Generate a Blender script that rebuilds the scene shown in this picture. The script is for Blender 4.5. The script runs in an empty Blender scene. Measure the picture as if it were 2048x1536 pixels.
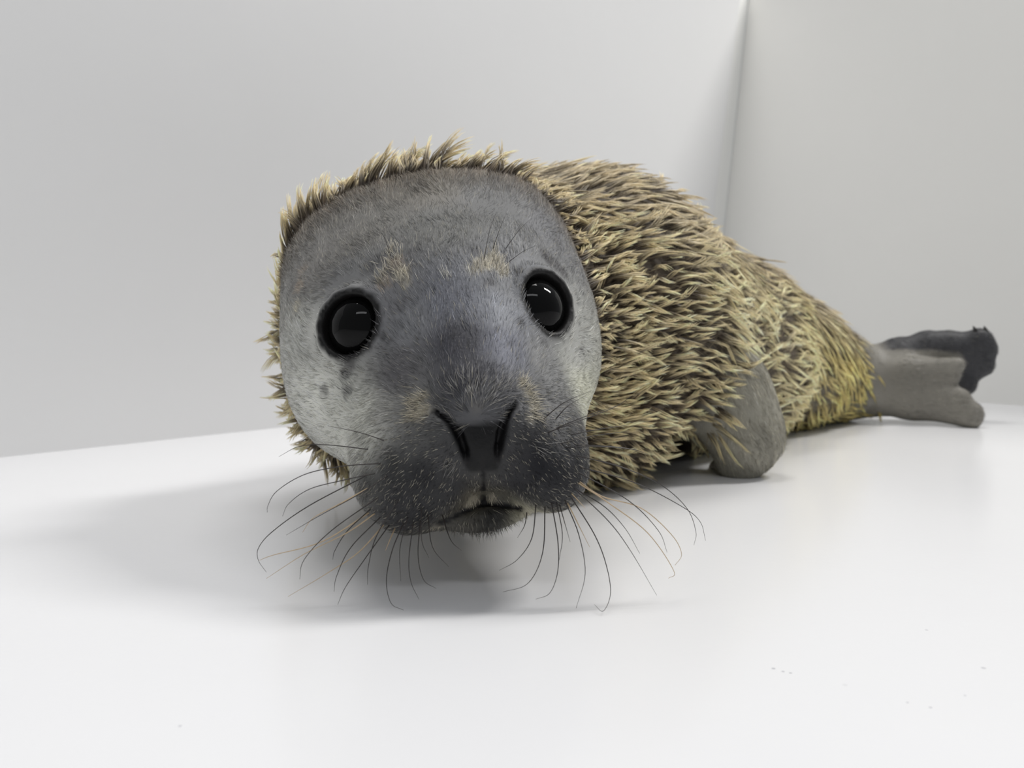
import bpy, math
import numpy as np

# ------------------------------------------------------------------ camera
FPX, IW, IH, CAMZ = 1800.0, 2048.0, 1536.0, 0.124
PITCH = math.atan(143.0 / FPX)
scene = bpy.context.scene
cam_d = bpy.data.cameras.new('camera')
cam_d.sensor_width = 36.0
cam_d.lens = 36.0 * FPX / IW
cam_d.clip_start = 0.01
cam = bpy.data.objects.new('camera', cam_d)
scene.collection.objects.link(cam)
cam.location = (0, 0, CAMZ)
cam.rotation_euler = (math.pi / 2 - PITCH, 0, 0)
scene.camera = cam
cam_d.dof.use_dof = True
cam_d.dof.focus_distance = 0.43
cam_d.dof.aperture_fstop = 13.0

# ------------------------------------------------------------------ world, lamps, exposure
world = bpy.data.worlds.new('room_air')
scene.world = world
world.use_nodes = True
bg = world.node_tree.nodes['Background']
bg.inputs[0].default_value = (0.93, 0.96, 1.0, 1)
bg.inputs[1].default_value = 0.20


def area(name, loc, target, sx, sy, watts, col):
    d = bpy.data.lights.new(name, 'AREA')
    d.shape = 'RECTANGLE'
    d.size, d.size_y, d.energy, d.color = sx, sy, watts, col
    o = bpy.data.objects.new(name, d)
    scene.collection.objects.link(o)
    o.location = loc
    v = np.array(target, float) - np.array(loc, float)
    from mathutils import Vector
    o.rotation_euler = Vector(v).to_track_quat('-Z', 'Y').to_euler()
    return o


area('ceiling_lamp_light', (2.05, 1.3, 2.9), (0, 0.5, 0), 0.4, 1.0, 50, (1.0, 0.985, 0.96))
area('ceiling_lamp_light', (-0.1, 1.0, 2.4), (0, 0.6, 0), 1.2, 0.6, 16, (1.0, 0.985, 0.96))
area('ceiling_lamp_light', (0.1, -0.9, 2.2), (0, 0.6, 0), 1.2, 0.3, 5, (0.97, 0.98, 1.0))

scene.view_settings.view_transform = 'Standard'
scene.view_settings.look = 'None'
scene.view_settings.gamma = 1.0
scene.view_settings.use_curve_mapping = False
scene.view_settings.exposure = 0.52

# ------------------------------------------------------------------ helpers
rng = np.random.default_rng(7)
CP, SP = math.cos(PITCH), math.sin(PITCH)
CAM = np.array([0, 0, CAMZ])


def ray(px, py):
    a, b = (px - IW / 2) / FPX, (IH / 2 - py) / FPX
    return np.array([a, CP + b * SP, -SP + b * CP])


def P(px, py, Y):
    """the point of the place at world depth Y that the photo shows at a pixel"""
    d = ray(px, py)
    return CAM + d * (Y / d[1])


def Fl(px, py):
    """the floor point shown at a pixel"""
    d = ray(px, py)
    return CAM + d * (-CAMZ / d[2])


def unit(v):
    v = np.asarray(v, float)
    return v / (np.linalg.norm(v, axis=-1, keepdims=True) + 1e-12)


def mat(name):
    m = bpy.data.materials.new(name)
    m.use_nodes = True
    nt = m.node_tree
    return m, nt.nodes, nt.links, nt.nodes['Principled BSDF']


def mesh_from(name, verts, faces, material, parent=None, smooth=True, cols=None):
    """verts (n,3), faces: list or arrays of constant-length rows"""
    me = bpy.data.meshes.new(name)
    verts = np.asarray(verts, np.float32)
    if not isinstance(faces, list):
        faces = [faces]
    flat = np.concatenate([np.asarray(f, np.int32).ravel() for f in faces])
    lens = np.concatenate([np.full(len(f), np.asarray(f).shape[1], np.int32) for f in faces])
    starts = np.concatenate([[0], np.cumsum(lens)[:-1]]).astype(np.int32)
    me.vertices.add(len(verts))
    me.vertices.foreach_set('co', verts.ravel())
    me.loops.add(len(flat))
    me.loops.foreach_set('vertex_index', flat)
    me.polygons.add(len(lens))
    me.polygons.foreach_set('loop_start', starts)
    me.polygons.foreach_set('use_smooth', np.full(len(lens), smooth))
    if cols is not None:
        at = me.color_attributes.new('tint', 'FLOAT_COLOR', 'POINT')
        c4 = np.ones((len(verts), 4), np.float32)
        c4[:, :3] = cols
        at.data.foreach_set('color', c4.ravel())
    me.update(calc_edges=True)
    me.validate()
    if material:
        me.materials.append(material)
    o = bpy.data.objects.new(name, me)
    scene.collection.objects.link(o)
    if parent:
        o.parent = parent
    return o


def s2l(r, g, b):
    f = lambda c: (c / 255 / 12.92) if c / 255 <= 0.04045 else ((c / 255 + 0.055) / 1.055) ** 2.4
    return np.array([f(r), f(g), f(b)])


def vnoise(p, freq, seed=0):
    """cheap smooth value noise in [-1,1] on points (n,3)"""
    q = np.asarray(p, np.float64) * freq + seed * 17.31
    i = np.floor(q).astype(np.int64)
    f = q - i
    f = f * f * (3 - 2 * f)
    out = 0
    for dx in (0, 1):
        for dy in (0, 1):
            for dz in (0, 1):
                h = (i[:, 0] + dx) * 73856093 ^ (i[:, 1] + dy) * 19349663 ^ (i[:, 2] + dz) * 83492791 ^ (seed * 2654435)
                h = (h ^ (h >> 13)) * 1274126177
                v = ((h ^ (h >> 16)) & 0xFFFF) / 32767.5 - 1
                w = (f[:, 0] if dx else 1 - f[:, 0]) * (f[:, 1] if dy else 1 - f[:, 1]) * (f[:, 2] if dz else 1 - f[:, 2])
                out = out + v * w
    return out


def smooth(a, b, x):
    t = np.clip((x - a) / (b - a), 0, 1)
    return t * t * (3 - 2 * t)


# ------------------------------------------------------------------ the room
def plastic(name, col, rough, marks=(), bump=0.02, tone=0.015):
    m, N, L, b = mat(name)
    b.inputs['Roughness'].default_value = rough
    geo = N.new('ShaderNodeNewGeometry')
    no = N.new('ShaderNodeTexNoise')
    no.inputs['Scale'].default_value = 9
    no.inputs['Detail'].default_value = 3
    L.new(geo.outputs['Position'], no.inputs['Vector'])
    mr = N.new('ShaderNodeMapRange')
    mr.inputs['To Min'].default_value = 1 - tone
    mr.inputs['To Max'].default_value = 1 + tone
    L.new(no.outputs['Fac'], mr.inputs['Value'])
    mul = N.new('ShaderNodeVectorMath')
    mul.operation = 'SCALE'
    mul.inputs[0].default_value = col
    L.new(mr.outputs['Result'], mul.inputs['Scale'])
    cur = mul.outputs['Vector']
    for (c, r, mc, amt) in marks:                      # small stuck-on specks and scuffs
        d = N.new('ShaderNodeVectorMath')
        d.operation = 'DISTANCE'
        d.inputs[1].default_value = tuple(c)
        L.new(geo.outputs['Position'], d.inputs[0])
        k = N.new('ShaderNodeMapRange')
        k.interpolation_type = 'SMOOTHSTEP'
        k.inputs['From Min'].default_value = r * 0.5
        k.inputs['From Max'].default_value = r
        k.inputs['To Min'].default_value = amt
        k.inputs['To Max'].default_value = 0
        L.new(d.outputs['Value'], k.inputs['Value'])
        mx = N.new('ShaderNodeMix')
        mx.data_type = 'RGBA'
        L.new(k.outputs['Result'], mx.inputs['Factor'])
        L.new(cur, mx.inputs['A'])
        mx.inputs['B'].default_value = (*mc, 1)
        cur = mx.outputs['Result']
    L.new(cur, b.inputs['Base Color'])
    n2 = N.new('ShaderNodeTexNoise')
    n2.inputs['Scale'].default_value = 260
    L.new(geo.outputs['Position'], n2.inputs['Vector'])
    bp = N.new('ShaderNodeBump')
    bp.inputs['Strength'].default_value = bump
    bp.inputs['Distance'].default_value = 0.001
    L.new(n2.outputs['Fac'], bp.inputs['Height'])
    L.new(bp.outputs['Normal'], b.inputs['Normal'])
    return m


def slab(name, pts, thick_dir, material, bevel=0.0):
    """a panel: polygon pts (counter-clockwise seen from the room) given a thickness along thick_dir"""
    p = np.array(pts, float)
    q = p + np.array(thick_dir, float)
    n = len(p)
    faces = [list(range(n)), list(range(2 * n - 1, n - 1, -1))]
    for i in range(n):
        j = (i + 1) % n
        faces.append([i, i + n, j + n, j])
    me = bpy.data.meshes.new(name)
    me.from_pydata(np.vstack([p, q]).tolist(), [], faces)
    me.update()
    me.materials.append(material)
    o = bpy.data.objects.new(name, me)
    scene.collection.objects.link(o)
    o['kind'] = 'structure'
    if bevel:
        bv = o.modifiers.new('bevel', 'BEVEL')
        bv.width = bevel
        bv.segments = 3
    return o


corner = Fl(1385, 767)
left_a = Fl(0, 915)
right_a = Fl(2048, 812)
dl = unit(left_a - corner)
dr = unit(right_a - corner)
UP = np.array([0, 0, 1.0])
WALLH = 0.73


def on_wall(px, py, d):
    """the point of the upright plane through the corner along d that the photo shows at a pixel"""
    n = np.cross(d, UP)
    r = ray(px, py)
    return CAM + r * (((corner - CAM) @ n) / (r @ n))


floor_marks = [(Fl(x, y), r, (0.25, 0.25, 0.3), a) for x, y, r, a in (
    (1547, 1337, .0009, .6), (1566, 1343, .0007, .6), (1581, 1346, .0007, .6), (1853, 1260, .0008, .4), (1967, 1336, .0011, .4),
    (1815, 1405, .0006, .5), (1861, 1415, .0007, .5), (1930, 1391, .0006, .4), (360, 1452, .0007, .5), (1690, 1370, .0011, .15))]
wall_marks = [(on_wall(x, y, dr), r, (0.35, 0.33, 0.25), a) for x, y, r, a in (
    (1763, 103, .0032, .35), (1870, 268, .0036, .3), (1873, 262, .003, .25), (1849, 307, .004, .5), (1852, 302, .004, .5))]
M_floor = plastic('white_plastic_floor', (0.83, 0.83, 0.845), 0.22, floor_marks)
M_left = plastic('white_plastic_panel', (0.77, 0.77, 0.77), 0.42)
M_right = plastic('off_white_wall', (0.74, 0.735, 0.71), 0.5, wall_marks)
M_trim = plastic('grey_white_recess', (0.88, 0.88, 0.86), 0.5)

slab('floor', [(-1.3, -0.55, 0), (1.6, -0.55, 0), (1.6, 2.0, 0), (-1.3, 2.0, 0)], (0, 0, -0.02), M_floor)
nl = np.cross(UP, dl)
nl = nl if nl @ (CAM - corner) > 0 else -nl            # into the room
nr = np.cross(UP, dr)
nr = nr if nr @ (CAM - corner) > 0 else -nr
L0 = corner + dl * 1.75 - UP * 0.01
edge_top = on_wall(1480, 0, dl)
slope = (edge_top - corner) / (edge_top[2] - corner[2])            # the panel's end leans a little
slab('wall_left', [L0, corner - UP * 0.01, corner + slope * WALLH, L0 + UP * (WALLH + 0.01)], -nl * 0.014, M_left)
# the recess behind the panel's end, then the second wall
crease_b = Fl(1430, 763) - nl * 0.015
n_, r_ = nl, ray(1497, 0)
crease_t = CAM + r_ * (((crease_b - CAM) @ n_) / (r_ @ n_))
cs = (crease_t - crease_b) / (crease_t[2] - crease_b[2])
c_b, c_t = crease_b - cs * 0.01, crease_b + cs * WALLH
slab('trim_1', [c_b + dl * 0.30, c_b, c_t, c_t + dl * 0.30], -nl * 0.012, M_trim)
R1 = crease_b + (right_a - crease_b) * 1.7
R1[2] = 0
slab('wall_right', [c_b - dl * 0.001, R1 - cs * 0.01, R1 + cs * WALLH, c_t - dl * 0.001], -nr * 0.012, M_right)

# ------------------------------------------------------------------ the seal pup: shape as a signed distance field
PRIM = []        # (op, kind, data, k)


def rotm(ax_y, ax_z):
    """columns: x, y, z axes of a frame with y along ax_y and z near ax_z"""
    y = unit(ax_y)
    x = unit(np.cross(y, ax_z))
    z = np.cross(x, y)
    return np.stack([x, y, z], 1)


def ell(c, r, k=0.02, R=None, op='+'):
    PRIM.append((op, 'e', (np.array(c, float), np.array(r, float), np.eye(3) if R is None else R), k))


def cone(a, b, ra, rb, k=0.015, op='+'):
    PRIM.append((op, 'c', (np.array(a, float), np.array(b, float), ra, rb), k))


def chain(pts, rads, k=0.01, op='+'):
    for i in range(len(pts) - 1):
        cone(pts[i], pts[i + 1], rads[i], rads[i + 1], k, op)


def prim_d(pr, p):
    if pr[1] == 'e':
        c, r, R = pr[2]
        q = (p - c.astype(np.float32)) @ R.astype(np.float32)
        a = q / r.astype(np.float32)
        k0 = np.sqrt((a * a).sum(-1)) + 1e-9
        b = a / r.astype(np.float32)
        k1 = np.sqrt((b * b).sum(-1)) + 1e-9
        return k0 * (k0 - 1) / k1
    a, b, ra, rb = pr[2]
    ba = (b - a).astype(np.float32)
    pa = p - a.astype(np.float32)
    h = np.clip((pa @ ba) / float(ba @ ba + 1e-12), 0, 1)
    d = pa - h[..., None] * ba
    return np.sqrt((d * d).sum(-1)) - (ra + (rb - ra) * h)


def combine(d, e, op, k):
    if op == '+':
        h = np.maximum(k - np.abs(d - e), 0) / k
        return np.minimum(d, e) - h * h * k * 0.25
    h = np.maximum(k - np.abs(-e - d), 0) / k
    return np.maximum(d, -e) + h * h * k * 0.25


def sdf(p):
    p = np.asarray(p, np.float32)
    d = np.full(p.shape[:-1], 9.0, np.float32)
    for pr in PRIM:
        d = combine(d, prim_d(pr, p), pr[0], pr[3])
    return d


def sdf_n(p, e=0.0008):
    g = np.stack([sdf(p + np.eye(3)[i] * e) - sdf(p - np.eye(3)[i] * e) for i in range(3)], -1)
    return unit(g)


def hits(pix, y0=0.3, y1=1.2):
    """march the rays of many pixels onto the seal; returns points (nan where they miss)"""
    pix = np.asarray(pix, float)
    D = np.stack([ray(x, y) for x, y in pix])
    D = unit(D)
    t = np.full(len(D), y0)
    for _ in range(90):
        d = sdf(CAM + D * t[:, None])
        t = t + d * 0.8
    pts = CAM + D * t[:, None]
    pts[(np.abs(sdf(pts)) > 0.002) | (t > y1 * 1.2)] = np.nan
    return pts


# frame of the head: y runs from the nose into the skull
NOSE = P(963, 862, 0.372)
SKULL = P(882, 600, 0.535)
HY = unit(SKULL - NOSE)
eye_line = unit(P(1090, 603, 0.44) - P(703, 648, 0.44))
HX = unit(eye_line - HY * (eye_line @ HY))
HZ = np.cross(HX, HY)
HR = np.stack([HX, HY, HZ], 1)

# torso, from the neck back to the tail
ell(P(878, 655, 0.60), (0.1035, 0.075, 0.092), 0.02)
ell(P(765, 800, 0.585), (0.050, 0.05, 0.045), 0.02)
spine = [(-0.02, 0.64, 0.112), (0.055, 0.715, 0.122), (0.12, 0.80, 0.103), (0.20, 0.89, 0.089), (0.285, 0.975, 0.070), (0.36, 1.03, 0.052), (0.40, 1.04, 0.046)]
srad = [0.094, 0.102, 0.091, 0.080, 0.065, 0.044, 0.032]
chain(spine, srad, 0.05)
# chest and belly resting on the floor
ell((0.030, 0.650, 0.048), (0.080, 0.06, 0.049), 0.03)
ell((0.17, 0.86, 0.060), (0.100, 0.10, 0.060), 0.03)
ell((0.085, 0.765, 0.050), (0.085, 0.080, 0.052), 0.03)
# fore flipper: shoulder, then the mitten planted on the floor
cone(P(1330, 720, 0.70), P(1440, 770, 0.690), 0.050, 0.034, 0.03)
FF = rotm(P(1500, 950, 0.676) - P(1440, 740, 0.688), (0, -1, 0.2))
ell(P(1478, 842, 0.682), (0.0315, 0.0420, 0.026), 0.018, FF)
cone(P(1492, 880, 0.680), P(1478, 938, 0.678), 0.021, 0.0075, 0.02)
for dx in (-45, -25, -4, 14):                                   # digits folded back over the floor
    cone(P(1482 + dx * 0.4, 925, 0.682), P(1478 + dx, 938, 0.722), 0.010, 0.0065, 0.008)
# hind flippers: five digits each, joined by the web
for x, y, Y, r in ((1916, 727, 0.985, .0066), (1906, 752, 0.981, .0060), (1922, 792, 0.974, .0070), (1946, 821, 0.969, .0085), (1946, 843, 0.967, .0070)):
    t = P(x, y, Y)
    a0 = P(1700 + (x - 1920) * 0.3, 768 + (y - 785) * 0.45, 1.025)
    m0 = P((1700 + x) / 2, (768 + y) / 2 + (y - 785) * 0.20 - (5 if y > 800 else 0), 1.005)
    chain([a0, m0, t], [0.018, 0.0100, r], 0.018)
BACK0 = len(PRIM)
for pts in (((1735, 728), (1850, 684), (1938, 688), (1952, 674)), ((1740, 738), (1855, 700), (1950, 700), (1968, 676)), ((1745, 745), (1860, 715), (1955, 712), (1977, 700)),
            ((1745, 750), (1860, 735), (1945, 738), (1970, 735)), ((1745, 755), (1850, 750), (1910, 770), (1937, 776))):
    q = [P(x, y, 1.030 - 0.008 * i) for i, (x, y) in enumerate(pts)]
    q = [q[0], (q[0] + q[1]) * 0.5 + (q[1] - q[0]) @ np.array([0, 0, 0.12]) * UP, q[1], (q[1] + q[2]) * 0.5 + UP * 0.0012, q[2], q[3]]
    chain(q, [0.012, 0.0085, 0.0072, 0.0070, 0.0066, 0.0048], 0.020)
BACK1 = len(PRIM)
HOLLOW = P(1350, 938, 0.69)
ell(HOLLOW, (0.026, 0.078, 0.028), 0.008, None, '-')
# skull, cheeks, face, muzzle
HEAD0 = len(PRIM)
ell((-0.0436, 0.5351, 0.1300), (0.0747, 0.0760, 0.0743), 0.03, HR)
ell((-0.0910, 0.5350, 0.1542), (0.0347, 0.0340, 0.0279), 0.03)
ell((-0.0065, 0.5350, 0.1629), (0.0285, 0.0340, 0.0318), 0.03)
ell((-0.0904, 0.5049, 0.1055), (0.0334, 0.0451, 0.0452), 0.04)
ell((0.0102, 0.5052, 0.1084), (0.0336, 0.0451, 0.0443), 0.04)
ell((-0.0350, 0.4751, 0.1044), (0.0621, 0.0517, 0.0551), 0.04, HR)
ell((-0.0199, 0.4346, 0.0716), (0.0443, 0.0448, 0.0395), 0.03, HR)
cone((-0.0808, 0.4903, 0.0736), (-0.0527, 0.4294, 0.0617), 0.0215, 0.0165, 0.04)
cone((0.0147, 0.4900, 0.0901), (0.0121, 0.4302, 0.0626), 0.0199, 0.0164, 0.03)
cone((-0.0279, 0.4620, 0.1278), (-0.0146, 0.4020, 0.0849), 0.0300, 0.0189, 0.03)
ell((-0.0464, 0.4039, 0.0499), (0.0247, 0.0283, 0.0250), 0.018, HR)
ell((0.0152, 0.4027, 0.0561), (0.0189, 0.0270, 0.0199), 0.018, HR)
ell((-0.0136, 0.3920, 0.0700), (0.0170, 0.0130, 0.0170), 0.012, HR)
cone((-0.0130, 0.3885, 0.0647), (-0.0125, 0.3880, 0.0572), 0.0085, 0.0070, 0.01)
ell((-0.0298, 0.3910, 0.0672), (0.0115, 0.0120, 0.0130), 0.009, HR)
ell((0.0009, 0.3910, 0.0710), (0.0105, 0.0120, 0.0130), 0.009, HR)
ell((-0.0137, 0.4121, 0.0373), (0.0260, 0.0235, 0.0086), 0.006, HR)
ell((-0.0659, 0.4700, 0.1447), (0.0160, 0.0140, 0.0120), 0.02, HR)
ell((-0.0101, 0.4700, 0.1485), (0.0160, 0.0140, 0.0120), 0.02, HR)

HEAD1 = len(PRIM)
# eyes: lids raised round an opening, ball set into it
EYES = []
for px, py, opx, opy, roll in ((702, 650, 0.0150, 0.0142, 0.35), (1090, 608, 0.0140, 0.0150, -0.35)):
    c = hits([(px, py)])[0]
    n = sdf_n(c[None], 0.006)[0]
    n = unit(n + 0.35 * unit(CAM - c))
    x = unit(HX - n * (HX @ n))
    z = np.cross(n, x) * -1
    if z @ HZ < 0:
        z = -z
    x, z = x * math.cos(roll) + z * math.sin(roll), z * math.cos(roll) - x * math.sin(roll)
    EYES.append((c, n, x, z, opx, opy))
for c, n, x, z, ox, oz in EYES:
    R = np.stack([x, n, z], 1)
    ring = [c - n * 0.0018 + (x * math.cos(t) * (ox + .0016) + z * math.sin(t) * (oz + .0016)) for t in np.linspace(0, 2 * math.pi, 13)]
    for i in range(12):
        cone(ring[i], ring[i + 1], 0.0020, 0.0020, 0.007)
    ell(c - n * 0.001, (ox, 0.0095, oz), 0.003, R, '-')
# nostrils, the groove under the nose, the mouth
slits = [[(872, 826, 3), (898, 846, 6), (920, 874, 8), (930, 903, 7), (936, 926, 4)], [(1029, 810, 3), (1014, 838, 6), (1004, 868, 8), (998, 896, 7), (995, 918, 4)]]
for sl in slits:
    q = hits([(x, y) for x, y, _ in sl])
    for dep, f in ((0.0, 1.0), (0.0025, 0.8), (0.005, 0.6)):
        chain([p + HY * dep for p in q], [w * 0.00019 * f for _, _, w in sl], 0.002, '-')
q = hits([(965, 918), (966, 945), (966, 975), (967, 1003)])
chain(list(q), [.0008, .0012, .0012, .0014], 0.002, '-')
q = hits([(800, 1066), (845, 1056), (880, 1045), (927, 1023), (970, 1007), (1010, 1010), (1040, 1017), (1080, 1019)])
q = q[~np.isnan(q[:, 0])]
chain(list(q), [.0008] + [.0011] * (len(q) - 2) + [.0008], 0.002, '-')

LO, HI = np.array([-0.20, 0.33, -0.01]), np.array([0.56, 1.14, 0.25])


def build_body(step=0.0017, B=8):
    cs = step * B
    nb = np.ceil((HI - LO) / cs).astype(int)
    gi = np.stack(np.meshgrid(*[np.arange(n) for n in nb], indexing='ij'), -1).reshape(-1, 3)
    ctr = LO + (gi + 0.5) * cs
    ds = np.stack([prim_d(pr, ctr.astype(np.float32)) for pr in PRIM])
    d = np.full(len(ctr), 9.0, np.float32)
    for e, pr in zip(ds, PRIM):
        d = combine(d, e, pr[0], pr[3])
    Rb = cs * 0.87
    act = np.abs(d) < Rb * 1.9 + 0.004
    nf = nb * B + 1
    dense = np.repeat(np.repeat(np.repeat(np.where(d > 0, 1, -1).astype(np.float32).reshape(nb), B, 0), B, 1), B, 2)
    dense = np.pad(dense, ((0, 1),) * 3, mode='edge')
    ga, dsa, da = gi[act], ds[:, act], d[act]
    loc = np.stack(np.meshgrid(*[np.arange(B + 1)] * 3, indexing='ij'), -1).reshape(-1, 3)
    val = np.full((len(ga), len(loc)), 9.0, np.float32)
    base = (LO + ga * cs).astype(np.float32)
    lo = (loc * step).astype(np.float32)
    lim = np.abs(da)
    for e, pr in zip(dsa, PRIM):
        sel = np.nonzero(e < 3.2 * Rb + pr[3] + lim)[0]
        if len(sel):
            pts = base[sel][:, None, :] + lo[None]
            val[sel] = combine(val[sel], prim_d(pr, pts), pr[0], pr[3])
    idx = ga[:, None, :] * B + loc[None]
    dense[idx[..., 0], idx[..., 1], idx[..., 2]] = val
    flat = dense.ravel()
    st = np.array([nf[1] * nf[2], nf[2], 1])
    cl = np.stack(np.meshgrid(*[np.arange(B)] * 3, indexing='ij'), -1).reshape(-1, 3)
    cells = (ga[:, None, :] * B + cl[None]).reshape(-1, 3)
    cid = cells @ st
    cor = np.array([[x, y, z] for x in (0, 1) for y in (0, 1) for z in (0, 1)])
    neg = sum((flat[cid + c @ st] < 0).astype(np.int8) for c in cor)
    mixed = (neg > 0) & (neg < 8)
    cells, cid = cells[mixed], cid[mixed]
    vals = np.stack([flat[cid + c @ st] for c in cor], 1)
    acc = np.zeros((len(cid), 3))
    cnt = np.zeros(len(cid))
    for a in range(8):
        for b in range(a + 1, 8):
            if np.abs(cor[a] - cor[b]).sum() == 1:
                va, vb = vals[:, a], vals[:, b]
                x = (va < 0) != (vb < 0)
                t = np.where(x, va / np.where(x, va - vb, 1), 0)
                pt = cor[a][None] + t[:, None] * (cor[b] - cor[a])[None]
                acc += np.where(x[:, None], pt, 0)
                cnt += x
    V = LO + (cells + acc / cnt[:, None]) * step
    look = np.full(dense.size, -1, np.int32)
    look[cid] = np.arange(len(cid))
    Q = []
    for ax in range(3):
        o1, o2 = st[(ax + 1) % 3], st[(ax + 2) % 3]
        a, b = flat[cid], flat[cid + st[ax]]
        x = (a < 0) != (b < 0)
        i = cid[x]
        q = np.stack([look[i], look[i - o1], look[i - o1 - o2], look[i - o2]], 1)
        fl = a[x] < 0
        q[~fl] = q[~fl][:, ::-1]
        Q.append(q[(q >= 0).all(1)])
    return V, np.concatenate(Q)



seal = bpy.data.objects.new('seal_pup', None)
scene.collection.objects.link(seal)
seal['label'] = 'grey-faced seal pup with wet cream fur lying on the white floor'
seal['category'] = 'seal'
seal.location = (0, 0, 0)

# ------------------------------------------------------------------ colours of the coat
GAIN = 1.32


def spots3(rows):
    """rows (px, py, radius px, sRGB, strength) -> centres on the seal, radii in metres, albedo"""
    c = hits([(r[0], r[1]) for r in rows])
    ok = ~np.isnan(c[:, 0])
    rad = np.array([r[2] for r in rows]) * c[:, 1] / FPX
    col = np.array([s2l(*r[3]) for r in rows]) * GAIN
    st = np.array([r[4] for r in rows])
    return c[ok], rad[ok], col[ok], st[ok]


g = lambda v, b=0: (v, v, v + b)
FACE = spots3([(880, 450, 1, (103, 103, 101), 1), (860, 372, 1, (112, 108, 101), 1), (640, 520, 1, (120, 118, 115), 1), (615, 690, 1, (162, 162, 157), 1), (625, 790, 1, (186, 186, 178), 1),  # pale left cheek and muzzle side, lightened further to offset weak light there
    (680, 870, 1, (176, 176, 168), 1), (722, 905, 1, (160, 160, 153), 1), (735, 868, 1, (165, 165, 158), 1), (740, 930, 1, (126, 126, 122), 1), (900, 600, 1, (98, 100, 108), 1), (920, 680, 1, (66, 66, 73), 1), (930, 760, 1, (72, 72, 78), 1), (950, 805, 1, (98, 98, 100), 1), (1015, 690, 1, (104, 106, 116), 1),  # the last, bluish point right of the bridge is a sheen painted in
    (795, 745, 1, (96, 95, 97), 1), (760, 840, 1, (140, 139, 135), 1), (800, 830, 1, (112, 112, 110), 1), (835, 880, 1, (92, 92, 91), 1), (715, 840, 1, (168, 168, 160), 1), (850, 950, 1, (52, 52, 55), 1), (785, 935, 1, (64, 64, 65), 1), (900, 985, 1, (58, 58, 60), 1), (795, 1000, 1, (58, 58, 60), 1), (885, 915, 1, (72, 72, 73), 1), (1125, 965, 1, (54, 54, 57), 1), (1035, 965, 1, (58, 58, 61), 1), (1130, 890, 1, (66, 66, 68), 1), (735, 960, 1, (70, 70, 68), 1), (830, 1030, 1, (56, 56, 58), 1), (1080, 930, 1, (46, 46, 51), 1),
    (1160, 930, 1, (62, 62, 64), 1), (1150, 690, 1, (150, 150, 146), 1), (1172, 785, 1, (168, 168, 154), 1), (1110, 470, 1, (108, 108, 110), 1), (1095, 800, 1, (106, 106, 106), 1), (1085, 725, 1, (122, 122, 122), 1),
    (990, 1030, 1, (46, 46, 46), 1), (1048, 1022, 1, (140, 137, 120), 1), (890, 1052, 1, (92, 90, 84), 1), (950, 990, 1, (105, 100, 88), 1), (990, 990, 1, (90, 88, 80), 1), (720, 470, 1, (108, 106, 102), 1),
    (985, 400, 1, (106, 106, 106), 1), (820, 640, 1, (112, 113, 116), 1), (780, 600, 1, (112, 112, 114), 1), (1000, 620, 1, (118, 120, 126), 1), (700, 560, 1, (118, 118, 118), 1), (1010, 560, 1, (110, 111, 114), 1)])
DK, CR, PK = (52, 50, 52), (192, 184, 164), (164, 150, 134)
SPOT = spots3([(768, 674, 11, (30, 29, 30), .95), (779, 681, 8, (34, 33, 34), .8), (1041, 640, 9, (30, 29, 30), .9), (1036, 647, 7, (34, 33, 34), .7), (703, 722, 16, DK, .95), (697, 738, 17, DK, .95), (690, 750, 14, DK, .8), (651, 782, 14, DK, .95), (695, 782, 16, DK, .95), (740, 745, 12, DK, .4), (807, 605, 13, DK, .5), (981, 562, 13, DK, .6),
    (740, 535, 18, DK, .55), (760, 515, 14, DK, .5), (830, 500, 13, DK, .35), (820, 540, 10, DK, .3), (950, 500, 16, DK, .45), (1015, 520, 16, DK, .5), (1040, 540, 13, DK, .5), (1035, 505, 13, DK, .3),
    (1090, 512, 16, DK, .85), (1105, 526, 20, DK, .95), (1124, 545, 16, DK, .9), (1116, 485, 10, DK, .4), (1088, 684, 11, DK, .5), (1165, 702, 11, DK, .35), (1150, 640, 9, DK, .3), (1165, 585, 10, DK, .3),
    (790, 525, 19, PK, .75), (800, 548, 16, CR, .7), (770, 560, 18, PK, .6), (812, 565, 13, CR, .5), (987, 518, 17, CR, .75), (965, 530, 17, CR, .75), (1004, 542, 13, CR, .7), (945, 540, 13, CR, .4),
    (828, 800, 15, CR, .6), (845, 822, 17, CR, .7), (832, 826, 13, CR, .6), (852, 795, 12, CR, .4), (1045, 768, 11, CR, .55), (1060, 790, 14, CR, .65), (1068, 815, 13, CR, .6), (1062, 838, 11, CR, .45),
    (946, 1002, 11, CR, .6), (985, 996, 10, CR, .55), (935, 1012, 8, CR, .5), (955, 815, 14, CR, .12),
    (598, 570, 17, PK, .7), (592, 610, 15, CR, .5), (606, 540, 14, PK, .5), (1052, 1024, 12, CR, .6), (870, 1056, 12, CR, .4)])
nose_q = hits([(893, 838), (1016, 826), (996, 940), (936, 943)])
FFC = P(1478, 842, 0.682)


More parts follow.
